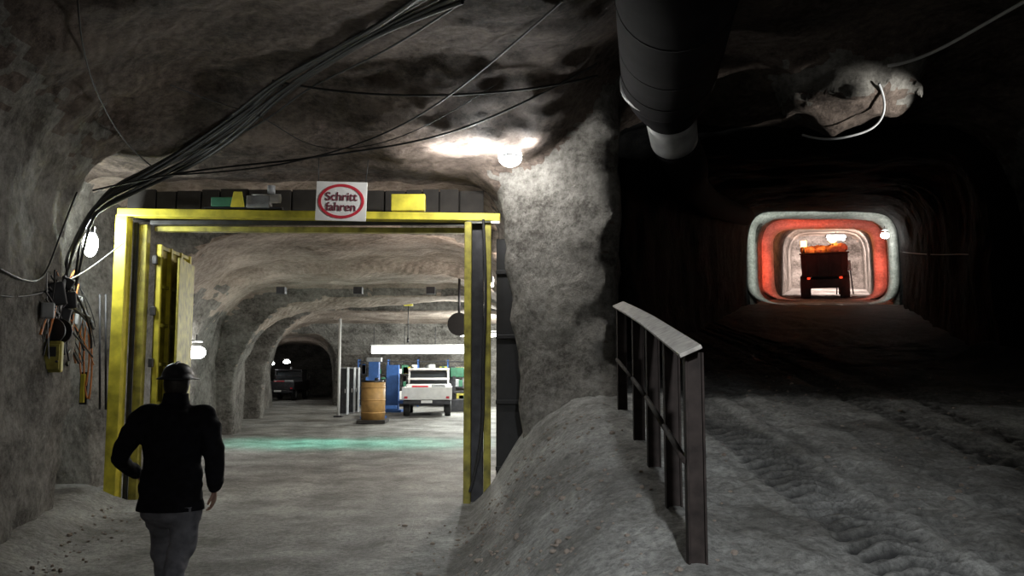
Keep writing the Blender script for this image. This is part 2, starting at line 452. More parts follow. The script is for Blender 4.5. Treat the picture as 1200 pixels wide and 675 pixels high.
L.new(r.outputs['Color'],mu.inputs[6]); L.new(r2.outputs['Color'],mu.inputs[7])
def addmix(attr,fac,col,src):
    at=N.new('ShaderNodeAttribute'); at.attribute_name=attr
    m2=N.new('ShaderNodeMix'); m2.data_type='RGBA'; m2.inputs[7].default_value=col
    ms=N.new('ShaderNodeMath'); ms.operation='MULTIPLY'; ms.inputs[1].default_value=fac
    L.new(at.outputs['Fac'],ms.inputs[0]); L.new(ms.outputs[0],m2.inputs[0]); L.new(src,m2.inputs[6]); return m2.outputs[2]
s_=addmix('track',.94,(.012,.012,.013,1),mu.outputs[2]); s_=addmix('ramp_shade',.85,(.018,.017,.017,1),s_)
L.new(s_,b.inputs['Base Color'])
bp=N.new('ShaderNodeBump'); bp.inputs['Distance'].default_value=.035; bp.inputs['Strength'].default_value=1
L.new(n2.outputs['Fac'],bp.inputs['Height']); L.new(bp.outputs['Normal'],b.inputs['Normal'])
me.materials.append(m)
def fh(x,y): 
    return float(floorh(np.array([float(x)]),np.array([float(y)]))[0][0])

prt=[]
for i in range(1100):
    q=random.random()
    if q<.5: y=random.uniform(4,9.3); x=random.gauss(.0,.45)
    elif q<.62: y=random.uniform(6,10.5); x=-3.9-.27*max(y-6.9,0)+abs(random.gauss(0,.25))
    else: y=random.uniform(4.5,12); x=random.uniform(1.3,6)
    s=abs(random.gauss(0,.008))+.004
    if 1.65<x<2.4: continue
    v,f=ell((x,y,fh(x,y)+s*.3),(s*random.uniform(.8,1.5),s*random.uniform(.8,1.4),s*random.uniform(.5,1)),6,4)
    prt.append((v,f))
V,Fc=merge(prt); mesh_obj('loose_salt_rubble',V,Fc,M_tceil)

# ------------------------------------------------------------ yellow gate
GY=11.0
gate=empty('yellow_steel_gate',(0,GY,0))
def gx(px,py=430,Y=GY): return W(px,py,Y).x
xa,xb=gx(131),gx(145)
box('post_left_outer',((xa+xb)/2,0,1.82),(xb-xa,.18,3.7),M_yel,gate)
xa,xb=gx(151),gx(161)
box('post_left_inner',((xa+xb)/2,.18,1.78),(xb-xa,.12,3.6),M_yel2,gate)
box('post_left_web',(gx(148),.12,1.8),(.05,.06,3.6),M_steel,gate)
box('post_right_inner',(gx(548),0,1.78),(.09,.16,3.6),M_yel2,gate)
box('post_right_web',(gx(559),.1,1.78),(.16,.06,3.6),M_steel,gate)
box('post_right_outer',(gx(571),.05,1.78),(.09,.14,3.6),M_yel2,gate)
box('beam_top',((gx(133)+gx(586))/2,0,3.67),(gx(586)-gx(133),.2,.10),M_yel,gate,rot=(0,.014,0))
box('beam_inner',((gx(165)+gx(546))/2,.3,3.53),(gx(546)-gx(165),.12,.07),M_yel2,gate,rot=(0,.006,0))
box('beam_track',((gx(165)+gx(546))/2,.14,3.60),(gx(546)-gx(165),.1,.06),M_steel,gate)
box('drive_plate',(gx(477),-.05,3.83),(.44,.1,.22),M_yel,gate)
lx=gx(168)
leaf=empty('leaf_left',(lx,.25,0),(0,0,math.radians(3))); leaf.parent=gate
box('panel',(0,.62,1.73),(.03,1.2,3.2),M_yel2,leaf)
for k in range(7): box('rib_%d'%k,(.03,.62,.18+k*.52),(.05,1.2,.05),M_yel2,leaf,.006)
for k,yy in enumerate((.03,.42,.82,1.21)): box('stile_%d'%k,(.04,yy,1.73),(.06,.06,3.2),M_yel,leaf,.006)
box('second_panel',(.2,.62,1.65),(.03,1.0,3.05),M_yel2,leaf,rot=(0,0,.12))
for k in range(5): box('hinge_%d'%k,(0,-.03,.4+k*.68),(.06,.06,.12),M_steel,leaf)
rl=empty('recess_shade_panel',(gx(579),.15,0),(0,0,math.radians(-8))); rl.parent=gate  # dark panel standing for the shaded recess between post and rock
box('panel',(.19,.1,1.75),(.36,.03,3.3),M_black,rl)
for k in range(4): box('rib_%d'%k,(.19,.06,.4+k*.85),(.36,.04,.06),M_black,rl)
cable('gate_drive_cable',[(gx(566),-.12,3.6),(gx(572),-.14,2.6),(gx(563),-.13,1.6),(gx(570),-.14,.8),(gx(552),-.16,.15)],.02,M_black,gate)
hd=empty('dark_header_screen',(0,GY+.5,0))  # added dark screen above the beam, blocks the light from behind
box('backing_sheet',(-2.9,.06,3.90),(4.7,.03,.42),M_wood,hd)
xx=-5.25;k=0
while xx<-.55:
    wd=random.uniform(.22,.42); box('board_%d'%k,(xx+wd/2,random.uniform(-.04,.0),3.90+random.uniform(-.02,.02)),(wd-.02,.05,.42),M_wood,hd,.006); xx+=wd;k+=1
box('batten',(-2.9,-.06,3.74),(4.8,.06,.08),M_wood,hd)
eq=empty('gate_signal_unit',(W(290,240,10.95).x,10.97,3.74))
box('green_box',(-.25,0,.10),(.42,.14,.12),M_green,eq)
box('grey_motor',(.15,0,.10),(.3,.16,.16),M_grey,eq)
box('bracket',(-.05,0,.02),(1.0,.1,.03),M_steel,eq)
cyl('motor_drum',(.05,0,.15),(.42,0,.15),.06,M_white,eq)
box('yellow_tag',(-.1,-.11,.12),(.18,.02,.2),M_yel,eq,taper=(.6,1))
cyl('beacon',(.3,0,.2),(.3,0,.32),.05,M_grey,eq)

sc=W(400,236,10.6)
sg=empty('speed_limit_sign',sc,(0,math.radians(1.5),0))
box('plate',(0,0,0),(.64,.015,.50),M_white,sg,.004)
def ringmesh(name,rx,rz,t,m,parent,y):
    V=[];Fc=[];n=64
    for rr in (0,1):
        for yy in (y,y+.004):
            for i in range(n):
                a=2*math.pi*i/n; V.append(((rx-rr*t)*math.cos(a),yy,(rz-rr*t)*math.sin(a)))
    for i in range(n):
        j=(i+1)%n
        Fc+= [(i,j,2*n+j,2*n+i),(n+i,3*n+i,3*n+j,n+j),(i,n+i,n+j,j),(2*n+i,2*n+j,3*n+j,3*n+i)]
    return mesh_obj(name,V,Fc,m,parent)
ringmesh('red_ring',.29,.22,.035,M_red,sg,-.013)
for i,(t,zz) in enumerate((('Schritt',.01),('fahren',-.12))):
    cu=bpy.data.curves.new('lettering','FONT'); cu.body=t; cu.size=.15; cu.extrude=.002; cu.align_x='CENTER'; cu.offset=.002
    o=bpy.data.objects.new('lettering_%d'%i,cu); COL.objects.link(o); cu.materials.append(M_txt)
    o.parent=sg; o.location=(0,-.012,zz); o.rotation_euler=(math.pi/2,0,0)
for i,s in enumerate((-.3,.3)): cyl('hanging_wire_%d'%i,(s,0,.24),(s*1.05,.02,.6),.006,M_black,sg,seg=6)

# ------------------------------------------------------------ railing
rail=empty('handrail_fence',(0,0,0))
posts=[(.93,4.4),(.985,5.3),(1.05,6.4),(1.09,7.4),(1.13,8.8)]
tops=[]
for i,(x,y) in enumerate(posts):
    rz=float(ramp(np.array(y))); b0=rz-.15; t=rz+1.07
    wd=.085
    box('post_%d'%i,(x,y,(b0+t)/2),(wd,.03,t-b0),M_railp,rail,.004)
    box('post_flange_%d'%i,(x-wd/2,y,(b0+t)/2),(.012,.07,t-b0),M_railp,rail,.003)
    box('post_flange_b%d'%i,(x+wd/2,y,(b0+t)/2),(.012,.07,t-b0),M_railp,rail,.003)
    tops.append(Vector((x,y,t)))
def plank(name,a,b,wd,th,m,tilt,parent):
    a=Vector(a);b=Vector(b); d=(b-a); o=box(name,(a+b)/2,(wd,d.length+.02,th),m,parent,.004)
    q=d.to_track_quat('Y','Z'); o.rotation_euler=(q@Matrix.Rotation(tilt,4,'Y').to_quaternion()).to_euler(); return o
a=tops[0]+(tops[0]-tops[1]).normalized()*.12
for i,(p,q) in enumerate(zip([a]+tops[1:-1],tops[1:])):
    plank('top_rail_%d'%i,p+Vector((-.03,0,.02)),q+Vector((-.03,0,.02)),.12,.022,M_railtop,math.radians(-24),rail)
for i in range(4):
    cyl('mid_rail_%d'%i,tops[i]-Vector((.05,0,.55)),tops[i+1]-Vector((.05,0,.55)),.018,M_railp,rail,seg=10)

# ------------------------------------------------------------ ventilation duct
dt=empty('ventilation_duct',(0,0,0))
P=[W(830,-330,4.2),W(800,-80,5.8),W(790,20,7.2),W(785,68,8.3),W(782,92,8.9)]
v,f=tube_geo(P,[.5,.5,.5,.5,.49],40,10,cap=False); mesh_obj('large_section',v,f,M_duct,dt,True)
for k in range(3):
    a=catmull(P,10)[16+k*8]; b=catmull(P,10)[17+k*8]; d=(b-a).normalized(); cyl('hoop_%d'%k,a,a+d*.03,.503,M_duct,dt,seg=40)
e0=P[-1]; e1=W(786,136,9.4); e2=W(790,164,9.8)
v,f=tube_geo([e0,e0+(e1-e0)*.5,e1],[.49,.42,.28],40,6,cap=False); mesh_obj('reducer',v,f,M_duct,dt,True)
d=(e1-e0).normalized()
v,f=tube_geo([e0-d*.025,e0+d*.025],[.510,.510],48,2,cap=False); mesh_obj('rim_flange',v,f,M_galv,dt,True)
v,f=tube_geo([e1,e2],[.285,.275],40,4,cap=False); mesh_obj('coupling_band',v,f,M_galv,dt,True)
P2=[e2,W(805,195,11),Vector((2.9,13.5,4.6)),Vector((4.3,18,5.2)),Vector((7.2,26,6.4))]
v,f=tube_geo(P2,[.27]*5,30,8,cap=False); mesh_obj('small_section',v,f,M_duct,dt,True)
for k,p in enumerate((P[1],P[2],P[3])): cyl('hanger_%d'%k,p+Vector((0,0,.4)),p+Vector((0,0,1.1)),.012,M_steel,dt,seg=6)

# ------------------------------------------------------------ cables
cb=empty('ceiling_cable_bundle')
def cab(pts,r,m=M_black,off=.08,j=0,nm='cable',ymax=10.25):
    P=[hit(px+random.uniform(-j,j),py+random.uniform(-j,j),off+random.uniform(0,.05),ymax) for px,py in pts]
    return cable(nm,P,r,m,cb)
for k in range(7):
    s=k*4
    cab([(515+s,-20+s),(450-s*.3,28+s*.4),(380,62+s*.8),(325,92+s),(290,128+s),(235,163+s),(180,194+s*.8),(135,214+s*.8),(108-s*.3,240+s*.6),(92-s*.4,285),(80-s*.6,325),(70+s,355)],.014 if k%2 else .022,off=.10,j=4)
for k in range(3):
    cab([(330,95+k*6),(250,150+k*8),(170,205+k*5),(112+k*4,235),(90+k*5,270),(82+k*8,310),(75+k*6,340)],.016,off=.12,j=4)
cab([(700,88),(660,98),(620,105),(540,112),(450,112),(370,105),(320,95)],.012,j=1,ymax=9.6)
cab([(700,75),(640,110),(560,148),(480,168),(400,180),(330,188),(250,196),(170,208),(110,222)],.012,j=2,ymax=9.9)
cab([(660,0),(590,60),(520,120),(440,162),(360,188),(280,200),(200,205)],.010,j=2,ymax=9.9)
cab([(90,0),(95,60),(112,120),(150,175),(180,198)],.007,j=2)
cab([(560,-10),(520,20),(460,60),(400,85),(350,110),(320,140),(270,165),(200,190)],.010,j=3)
cab([(200,100),(260,125),(310,130),(350,170),(420,178),(500,150),(580,100)],.006,j=2,ymax=9.8)
cab([(90,225),(68,280),(55,330),(35,335),(0,315)],.010,off=.06,j=1)
cab([(0,345),(25,350),(50,345),(75,335)],.010,off=.06,j=1)
cab([(75,330),(100,322),(125,300),(145,285)],.009,M_grey,off=.06,j=1,ymax=10.6)
cl=empty('white_cable')
cable('run',[hit(p,q,.15) for p,q in ((1230,-15),(1195,5),(1150,30),(1100,60),(1060,75),(1040,77))],.02,M_white,cl)
cable('loop',[hit(p,q,.08,9.9) for p,q in ((1030,98),(1040,120),(1034,148),(1000,160),(965,166),(940,158))],.014,M_grey,cl)
hc=empty('hanging_power_cable')
cable('run',[hit(p,q,.1) for p,q in ((1055,295),(1090,300),(1130,296),(1165,300),(1200,310))],.009,M_steel,hc)

# ------------------------------------------------------------ left wall fittings
def wallp(px,py,o=.08): return hit(px,py,o)
p=wallp(62,418,.14)
yb=empty('yellow_wall_box',p,(0,0,math.radians(20)))
box('body',(0,0,0),(.18,.14,.32),M_yel2,yb,.02); box('door',(0,-.08,0),(.14,.02,.26),M_yel2,yb,.01); box('label',(.0,-.095,.05),(.08,.005,.1),M_black,yb,.002); cyl('latch',(.05,-.09,-.05),(.05,-.12,-.05),.012,M_steel,yb)
p=wallp(66,388,.25)
rl=empty('cable_reel',p)
cyl('drum',(0,-.06,0),(0,.06,0),.08,M_black,rl); cyl('flange_a',(0,-.08,0),(0,-.06,0),.13,M_steel,rl); cyl('flange_b',(0,.06,0),(0,.08,0),.13,M_steel,rl)
oh=empty('orange_hose')
def loop(px,py,w_,h_,m,r,par,off=.12,n=10,nm='loop'):
    P=[]
    for i in range(n+3):
        a=2*math.pi*i/n; P.append(hit(px+w_*math.cos(a),py+h_*math.sin(a),off+.01*i,10.6))
    return cable(nm,P,r,m,par)
loop(99,412,6,42,M_orange,.010,oh,.15); loop(103,422,5,48,M_orange,.010,oh,.18,nm='loop_b')
jb=empty('junction_box_cluster')
for k,(px,py,sx,sz,mm) in enumerate(((64,345,.2,.24,M_steel),(80,352,.16,.18,M_steel),(56,364,.12,.16,M_grey),(86,374,.12,.15,M_grey),(74,370,.14,.16,M_steel),(92,352,.10,.12,M_grey),(78,332,.14,.12,M_black))):
    p=wallp(px,py,.2); box('box_%d'%k,p,(sx,.1,sz),mm,jb,.015,rot=(0,.1*k-.2,.5))
for k in range(46):
    a=(62+random.uniform(-10,34),325+random.uniform(-10,35)); b=(74+random.uniform(-28,38),370+random.uniform(0,60))
    cable('lead_%d'%k,[hit(a[0],a[1],.18,10.6),hit((a[0]+b[0])/2+random.uniform(-16,16),(a[1]+b[1])/2,.28,10.6),hit(b[0],b[1],.12,10.6)],random.choice((.006,.010,.014)),random.choice([M_black,M_black,M_black,M_steel,M_grey,M_orange]),jb)
pp=empty('wall_conduit')
for k,px in enumerate((117,124)):
    a=W(px,345,10.9);b=W(px,480,10.9); cyl('pipe_%d'%k,a,b,.014,M_steel,pp,seg=10)
br=empty('yellow_wall_strip',W(97,455,10.6)); box('plate',(0,0,0),(.05,.04,.35),M_yel,br,.005); box('backing',(0,.04,0),(.1,.05,.4),M_steel,br,.005)

# ------------------------------------------------------------ lamps
def bulk_lamp(name,loc,power,col,r=.07,length=.3,rotz=0,mt=M_lamp,lr=None,hang=.12,dz=None):
    e=empty(name,loc,(0,0,rotz))
    v,f=tube_geo([(-length/2,0,0),(0,0,0),(length/2,0,0)],[r*.6,r*.6,r*.6],14,3,ref=Vector((0,1,0))); mesh_obj('tube',v,f,mt,e,True)
    box('housing',(0,0,r+.02),(length+.1,.10,.04),M_grey,e,.01)
    box('end_cap_a',(-length/2-.04,0,.02),(.04,.09,.11),M_grey,e,.01); box('end_cap_b',(length/2+.04,0,.02),(.04,.09,.11),M_grey,e,.01)
    cyl('stem',(0,0,r+.04),(0,0,r+.04+hang),.012,M_steel,e,seg=8)
    if power>0: plight('light',(0,-.02,-r-.05),power,col,lr or .06,e)
    return e
l1=W(598,184,9.95)
e=empty('bulkhead_lamp',l1)
v,f=ell((0,0,0),(.14,.10,.12)); mesh_obj('globe',v,f,M_lamp,e,True)
cyl('socket',(0,0,.09),(0,0,.16),.06,M_steel,e); cyl('guard_ring',(0,0,-.01),(0,0,.01),.14,M_steel,e)
plight('light',(-.34,.0,-.02),80,(1,.99,.96),.06,e)
plight('light_b',(.22,-.20,.10),34,(1,.99,.96),.05,e)
plight('light_c',(-.80,.1,-.03),34,(1,.99,.96),.06,e)
l2=W(106,286,10.5)
e=empty('bulkhead_lamp',l2)
v,f=ell((0,0,0),(.09,.08,.16)); mesh_obj('globe',v,f,M_lamp,e,True)
cyl('socket',(0,0,.1),(0,0,.22),.045,M_steel,e); plight('light',(.05,.18,.22),80,(.92,1,.95),.06,e); plight('light_b',(-.05,-.2,.0),26,(.92,1,.95),.06,e)
l3=W(230,413,18.3)
bulk_lamp('bulkhead_lamp',l3,45,(.95,1,1),.22,.25,1.4)
bulk_lamp('bulkhead_lamp',(-.35,14.0,3.1),190,(1,.86,.75),.06,.6,1.57)
bulk_lamp('bulkhead_lamp',(0.0,19.3,3.0),210,(1,.90,.82),.06,.6,1.57)
for (x,y,z,pw) in ((-.9,25.3,2.7,560),(-1.0,32.6,3.0,700),(-1.2,37,3.3,1000),(1.0,33,3.3,250)):
    bulk_lamp('wall_tube_lamp',(x,y,z),pw,(.96,1,.95),.06,1.2,0,M_lampw)
bulk_lamp('wall_tube_lamp',W(318,395,40),90,(.95,1,.95),.06,.5,0,M_lampw)
for (px,py,yy,pw) in ((336,424,47,4),(318,426,50,3)):
    q=W(px,py,yy); bulk_lamp('bulkhead_lamp',q,pw,(.9,1,1),.14,.2,0)
fr=empty('fluorescent_light_row',(W(492,411,39).x,39,W(492,411,39).z))
box('reflector',(0,0,.24),(4.4,.6,.06),M_white,fr)
for k in range(3): box('tube_%d'%k,(-1.48+k*1.48,0,.03),(1.42,.3,.32),M_lampw,fr,.04)
for k in range(4): cyl('rod_%d'%k,(-2.1+k*1.4,0,.2),(-2.1+k*1.4,0,1.1),.015,M_steel,fr,seg=6)
for k,x in enumerate((-5.4,-3.6,-1.9)): 
    g_=empty('green_wash_spot',(x,19.9,3.45)); box('can',(0,0,.08),(.2,.2,.16),M_steel,g_)  # green spots added for the teal wash on the floor
    spot('beam',(0,0,-.02),(0,.05,-3.5),460,70,(.15,1,.72),.2,1,g_)
fl=empty('offscreen_fill_flood',(.9,-1.3,4.0)); box('head',(0,-.12,0.02),(.4,.12,.3),M_steel,fl); box('yoke',(0,-.16,.35),(.05,.05,.6),M_steel,fl)  # unseen spot added behind the camera to light mound and ramp
spot('beam',(.9,-1.3,4.0),(.8,5.2,.4),1750,46,(.93,.97,1),.12,1)
bulk_lamp('bulkhead_lamp',(-.8,-2.0,2.9),68,(1,.97,.92),.07,.5,0)  # unseen general fill light added behind the camera
sp=empty('outcrop_fill_spot',(5.8,8.4,4.0)); box('head',(.1,-.12,0),(.2,.2,.2),M_steel,sp); cyl('arm',(.1,-.12,.1),(.1,-.12,.9),.02,M_steel,sp)  # unseen spot added out of frame to light the rock outcrop
spot('outcrop_fill_beam',(5.75,8.5,4.0),BL+Vector((.15,-.3,-.05)),480,28,(1,.98,.92),.04,.8)

# ------------------------------------------------------------ vehicles
def wheel(par,x,y,r,wd,nm):
    v,f=tube_geo([(x-wd/2,y,r),(x,y,r),(x+wd/2,y,r)],[r*.96,r,r*.96],28,3,ref=Vector((0,1,0)),cap=False)
    mesh_obj(nm+'_tyre',v,f,M_tyre,par,True)
    cyl(nm+'_hub',(x-wd/2-.01,y,r),(x+wd/2+.01,y,r),r*.5,M_grey,par)
def utility(name,loc,rz,body,dark=False):
    e=empty(name,loc,(0,0,rz))
    for i,(x,y) in enumerate(((-.75,-1.3),(.75,-1.3),(-.75,1.3),(.75,1.3))): wheel(e,x,y,.34,.22,'wheel_%d'%i)
    box('chassis',(0,0,.5),(1.2,3.9,.18),M_steel,e)
    box('bed_floor',(0,-.9,.66),(1.8,2.1,.1),body,e,.02)
    box('tailgate',(0,-1.93,.86),(1.8,.05,.4),body,e,.02)
    for s in (-1,1): box('bed_side_%d'%s,(s*.88,-.9,.86),(.05,2.1,.4),body,e,.02)
    box('cab_lower',(0,1.0,.85),(1.75,1.7,.6),body,e,.06)
    box('bonnet',(0,1.75,.8),(1.6,.5,.45),body,e,.08)
    box('cab_glass',(0,.85,1.4),(1.55,1.2,.55),M_glass,e,.04,taper=(.9,.8))
    box('roof',(0,.85,1.72),(1.6,1.25,.08),body,e,.03)
    for sx in (-1,1):
        for sy in (-1,1): box('pillar_%d%d'%(sx,sy),(sx*.75,.85+sy*.55,1.42),(.07,.07,.6),body,e,.01)
        box('tail_lamp_%d'%sx,(sx*.75,-1.97,.7),(.12,.04,.08),M_red,e,.01)
        box('mirror_%d'%sx,(sx*.98,1.3,1.35),(.12,.05,.2),M_black,e,.01)
    box('bumper',(0,-2.0,.52),(1.7,.08,.12),M_steel,e,.01); box('plate',(0,-2.05,.55),(.4,.02,.1),M_white,e,.002)
    box('rear_screen_frame',(0,.2,1.35),(1.6,.05,.08),body,e,.01)
    cyl('beacon',(0,.85,1.76),(0,.85,1.9),.07,M_grey,e)
    box('toolbox',(-.3,-.5,.95),(.6,.5,.3),M_red,e,.02); box('gas_bottle_crate',(.4,-.9,.95),(.5,.5,.4),M_grey,e,.02)
    return e
q=W(497,487,31.5); utility('white_pickup_truck',(q.x,33,fh(q.x,33)),math.radians(4),M_white)
q=W(335,462,49); utility('parked_pickup_truck',(q.x-.2,50,0),math.radians(0),M_steel,True)

ty=35.6; tx=W(966,343,34).x
tz=fh(tx,ty)
dtk=empty('mine_dump_truck',(tx+.62,ty,tz),(math.atan(.13),0,math.radians(-20)))
for i,(x,y) in enumerate(((-.75,-1.2),(.75,-1.2),(-.75,1.6),(.75,1.6))): wheel(dtk,x,y,.48,.36,'wheel_%d'%i)
box('chassis',(0,.2,.65),(1.1,4.2,.3),M_steel,dtk)
box('rear_frame',(0,-1.9,.62),(1.5,.12,.35),M_truckred,dtk)
box('dump_body',(0,-.4,1.35),(1.7,3.0,.9),M_truckred,dtk,.04,taper=(1.05,1.05))
for k in range(4): box('body_rib_%d'%k,(-.66+k*.44,-1.95,1.35),(.08,.08,.85),M_truckred,dtk,.01)
box('body_rim',(0,-.4,1.83),(1.86,3.25,.07),M_truckred,dtk,.02)
box('cab',(0,1.9,1.5),(1.5,1.0,1.3),M_truckred,dtk,.06); box('cab_glass',(0,1.38,1.8),(1.3,.04,.5),M_glass,dtk)
pr=[]
for i in range(46): 
    s=random.uniform(.12,.26); pr.append(ell((random.uniform(-.75,.75),random.uniform(-1.85,.9),1.88+random.uniform(0,.15)),(s,s,s*.8),8,5))
v,f=merge(pr); mesh_obj('salt_load',v,f,M_load,dtk)
for s in (-1,1):
    box('tail_lamp_%d'%s,(s*.6,-2.0,.85),(.12,.05,.08),M_tail,dtk,.02)
cyl('beacon_post',(-.75,-1.9,1.8),(-.75,-1.9,2.12),.03,M_steel,dtk); cyl('beacon',(-.75,-1.9,2.12),(-.75,-1.9,2.36),.11,M_amber,dtk)
cyl('beacon_b_post',(.35,-1.5,1.8),(.35,-1.5,2.25),.03,M_steel,dtk); v,f=ell((.35,-1.5,2.38),(.17,.17,.16)); mesh_obj('beacon_b',v,f,M_amber,dtk,True)
plight('beacon_light',(-.2,-1.6,2.5),14,(1,.33,.07),.08,dtk)
por=empty('lit_rim_collar',(0,0,0))  # added pale rings; light on the rock rim is put into their colour
n=96
def portal(name,PY,secs,m,k=.36):
    pcx=4.2+.38*(PY-12)-.05; pfl=float(ramp(np.array(PY)))
    V=[];Fc=[]
    for q_,(hw,ht,dy) in enumerate(secs):
        for i in range(n):
            a=2*math.pi*i/n; c=math.cos(a);s=math.sin(a)
            jr=1+.018*float(vn(np.array(c*3.+q_),np.array(s*3.),np.array(PY)))
            V.append((pcx+.38*dy+jr*hw*abs(c)**k*(1 if c>0 else -1),PY+dy,pfl+.13*dy+ht/2+jr*ht/2*abs(s)**k*(1 if s>0 else -1)))
    for i in range(len(secs)-1):
        for q in range(n):
            j=(q+1)%n; Fc.append((i*n+q,i*n+j,(i+1)*n+j,(i+1)*n+q))
    return mesh_obj(name,V,Fc,m,por,True),pcx,pfl
PY=29.7
_,pcx,pfl=portal('collar',PY,[(2.78,3.55,.3),(2.66,3.42,.05),(2.5,3.26,0),(2.38,3.14,.12),(2.32,3.05,.5)],M_lgrey)
_,pc2,pf2=portal('inner_collar',32.6,[(2.5,3.3,.3),(2.3,3.05,0),(2.02,2.86,.05),(1.95,2.8,.6)],M_lgrey)
area('portal_fill_left',(pcx-2.2,PY-.6,pfl+1.7),(pcx-2.45,PY+.1,pfl+1.7),5,.1,2.6,(.93,1,.90),110)  # area lights added to brighten the rim collar, no fixtures here
area('portal_fill_right',(pcx+2.0,PY-.6,pfl+1.7),(pcx+2.45,PY+.1,pfl+1.7),5,.1,2.6,(.93,1,.90),110)
area('portal_fill_top',(pcx-.1,PY-.6,pfl+2.95),(pcx,PY+.1,pfl+3.2),6,4.2,.1,(.93,1,.90),110)
area('portal_fill_foot',(pcx-.1,PY-.5,pfl+.35),(pcx,PY+.3,pfl+.02),3,4.0,.08,(.93,1,.90),110)
area('red_wash_left',(pcx-1.5,PY+.8,pfl+1.6),(pcx-1.35,PY+3,pfl+1.7),22,.2,1.6,(1,.075,.025),80)  # added red area lights that tint the tunnel walls
area('red_wash_right',(pcx+2.2,PY+.8,pfl+1.6),(pcx+3.6,PY+3,pfl+1.7),22,.2,1.6,(1,.075,.025),80)
area('red_wash_top',(pcx+.3,PY+.8,pfl+2.7),(pcx+1.1,PY+3,pfl+3.6),22,2.4,.15,(1,.075,.025),80)
q=W(1037,276,29.2); bulk_lamp('portal_lamp',q,1,(1,1,.95),.17,.1,.3)
for (yy,pw) in ((38.5,420),(43,520)):
    cx=4.2+.38*(yy-12); fz=float(ramp(np.array(yy)))
    bulk_lamp('upper_tunnel_lamp',(cx+.5,yy,fz+2.65),0,(1,.82,.76),.1,.8,0,M_lampw)
    area('upper_tunnel_lamp_light',(cx+.5,yy,fz+2.5),(cx+1.2,yy+2.5,fz+.8),pw,1.0,.3,(1,.78,.72))
lad=empty('workshop_trestle',(W(1000,330,38).x-.2,38.5,float(ramp(np.array(38.5)))))
for s in (-.3,.3): 
    for t in (-.2,.2): cyl('leg%d%d'%(s*10,t*10),(s,t,0),(s*.7,t*.5,1.5),.03,M_steel,lad)
box('shelf',(0,0,1.1),(.6,.4,.05),M_grey,lad); box('crate',(0,0,1.35),(.5,.35,.4),M_grey,lad)

# ------------------------------------------------------------ lower workshop props
q=W(437,495,27.5)
tk=empty('tan_fuel_tank',(q.x,27.5,fh(q.x,27.5)))
cyl('drum',(0,0,.1),(0,0,1.28),.38,M_tan,tk,seg=32); cyl('lid',(0,0,1.28),(0,0,1.34),.33,M_steel,tk,seg=32)
for zz in (.3,.7,1.1): cyl('band_%.1f'%zz,(0,0,zz),(0,0,zz+.04),.39,M_tan,tk,seg=32)
box('pallet',(0,0,.05),(.9,.9,.1),M_wood,tk); cyl('filler',(.1,0,1.34),(.1,0,1.42),.06,M_steel,tk)
bc=empty('blue_lifting_column',(W(438,480,30).x,30,0)); box('column',(0,0,1.0),(.35,.3,2.0),M_blue,bc); box('base',(0,0,.05),(.8,.8,.1),M_blue,bc); box('arm',(.4,0,.4),(.8,.15,.12),M_blue,bc); box('head',(0,0,2.05),(.5,.35,.15),M_grey,bc)
bc=empty('blue_lifting_column',(W(460,478,35).x,35,0)); box('column',(0,0,.95),(.5,.3,1.9),M_blue,bc); box('base',(0,0,.05),(.8,.8,.1),M_blue,bc); box('arm',(.4,0,.4),(.8,.15,.12),M_blue,bc)
po=empty('white_support_pole',(W(397,460,31).x,31,0)); cyl('pole',(0,0,0),(0,0,3.55),.05,M_white,po); box('foot',(0,0,.03),(.3,.3,.06),M_steel,po)
for i,px in enumerate((403,411,416)):
    po=empty('grey_locker',(W(px,478,33+i).x,33+i,0)); box('body',(0,0,.9),(.3,.4,1.8),M_grey,po); box('door',(0,-.21,.9),(.26,.02,1.7),M_steel,po); box('handle',(.08,-.23,.9),(.02,.02,.15),M_white,po)
sh=empty('parts_shelving',(W(490,470,40.5).x,40.5,0))
for z in (.3,.9,1.5,2.1): box('shelf_%.1f'%z,(0,0,z),(5.6,.5,.05),M_steel,sh)
for x in (-2.8,-1.4,0,1.4,2.8): box('upright_%.1f'%x,(x,0,1.1),(.06,.5,2.2),M_blue,sh)
for k in range(60):
    z=random.choice((.3,.9,1.5,1.5)); s=random.uniform(.15,.45)
    box('item_%d'%k,(random.uniform(-2.6,2.6),-.05,z+s/2+.03),(random.uniform(.15,.45),.4,s),random.choice([M_green,M_green,M_grey,M_white,M_yel2,M_steel,M_black,M_blue]),sh,.02)
mc=empty('drilling_machine',(W(534,478,35).x,35.5,0)); box('base',(0,0,.25),(1.0,.8,.5),M_steel,mc,.03); box('column',(-.2,0,1.1),(.3,.3,1.5),M_steel,mc,.03); box('head',(.05,-.15,1.6),(.6,.4,.4),M_green,mc,.05); cyl('spindle',(.3,-.2,1.4),(.3,-.2,.95),.05,M_galv,mc); box('table',(.25,-.2,.8),(.7,.5,.08),M_steel,mc)
ct=empty('chain_hoist',(W(478,400,28.5).x,28.5,4.05)); cyl('chain',(0,0,0),(0,0,-1.3),.015,M_steel,ct,seg=6); box('hoist',(0,0,-.1),(.3,.2,.25),M_yel,ct); cyl('hook',(0,0,-1.3),(0,0,-1.45),.04,M_steel,ct)
rv=W(538,380,19.5); fn=empty('wall_fan',rv); cyl('ring',(0,-.1,0),(0,.15,0),.26,M_black,fn,seg=30); cyl('cone',(0,.15,0),(0,.4,0),.26,M_steel,fn,r1=.15); cyl('bracket',(0,0,.2),(0,0,1.1),.03,M_steel,fn)

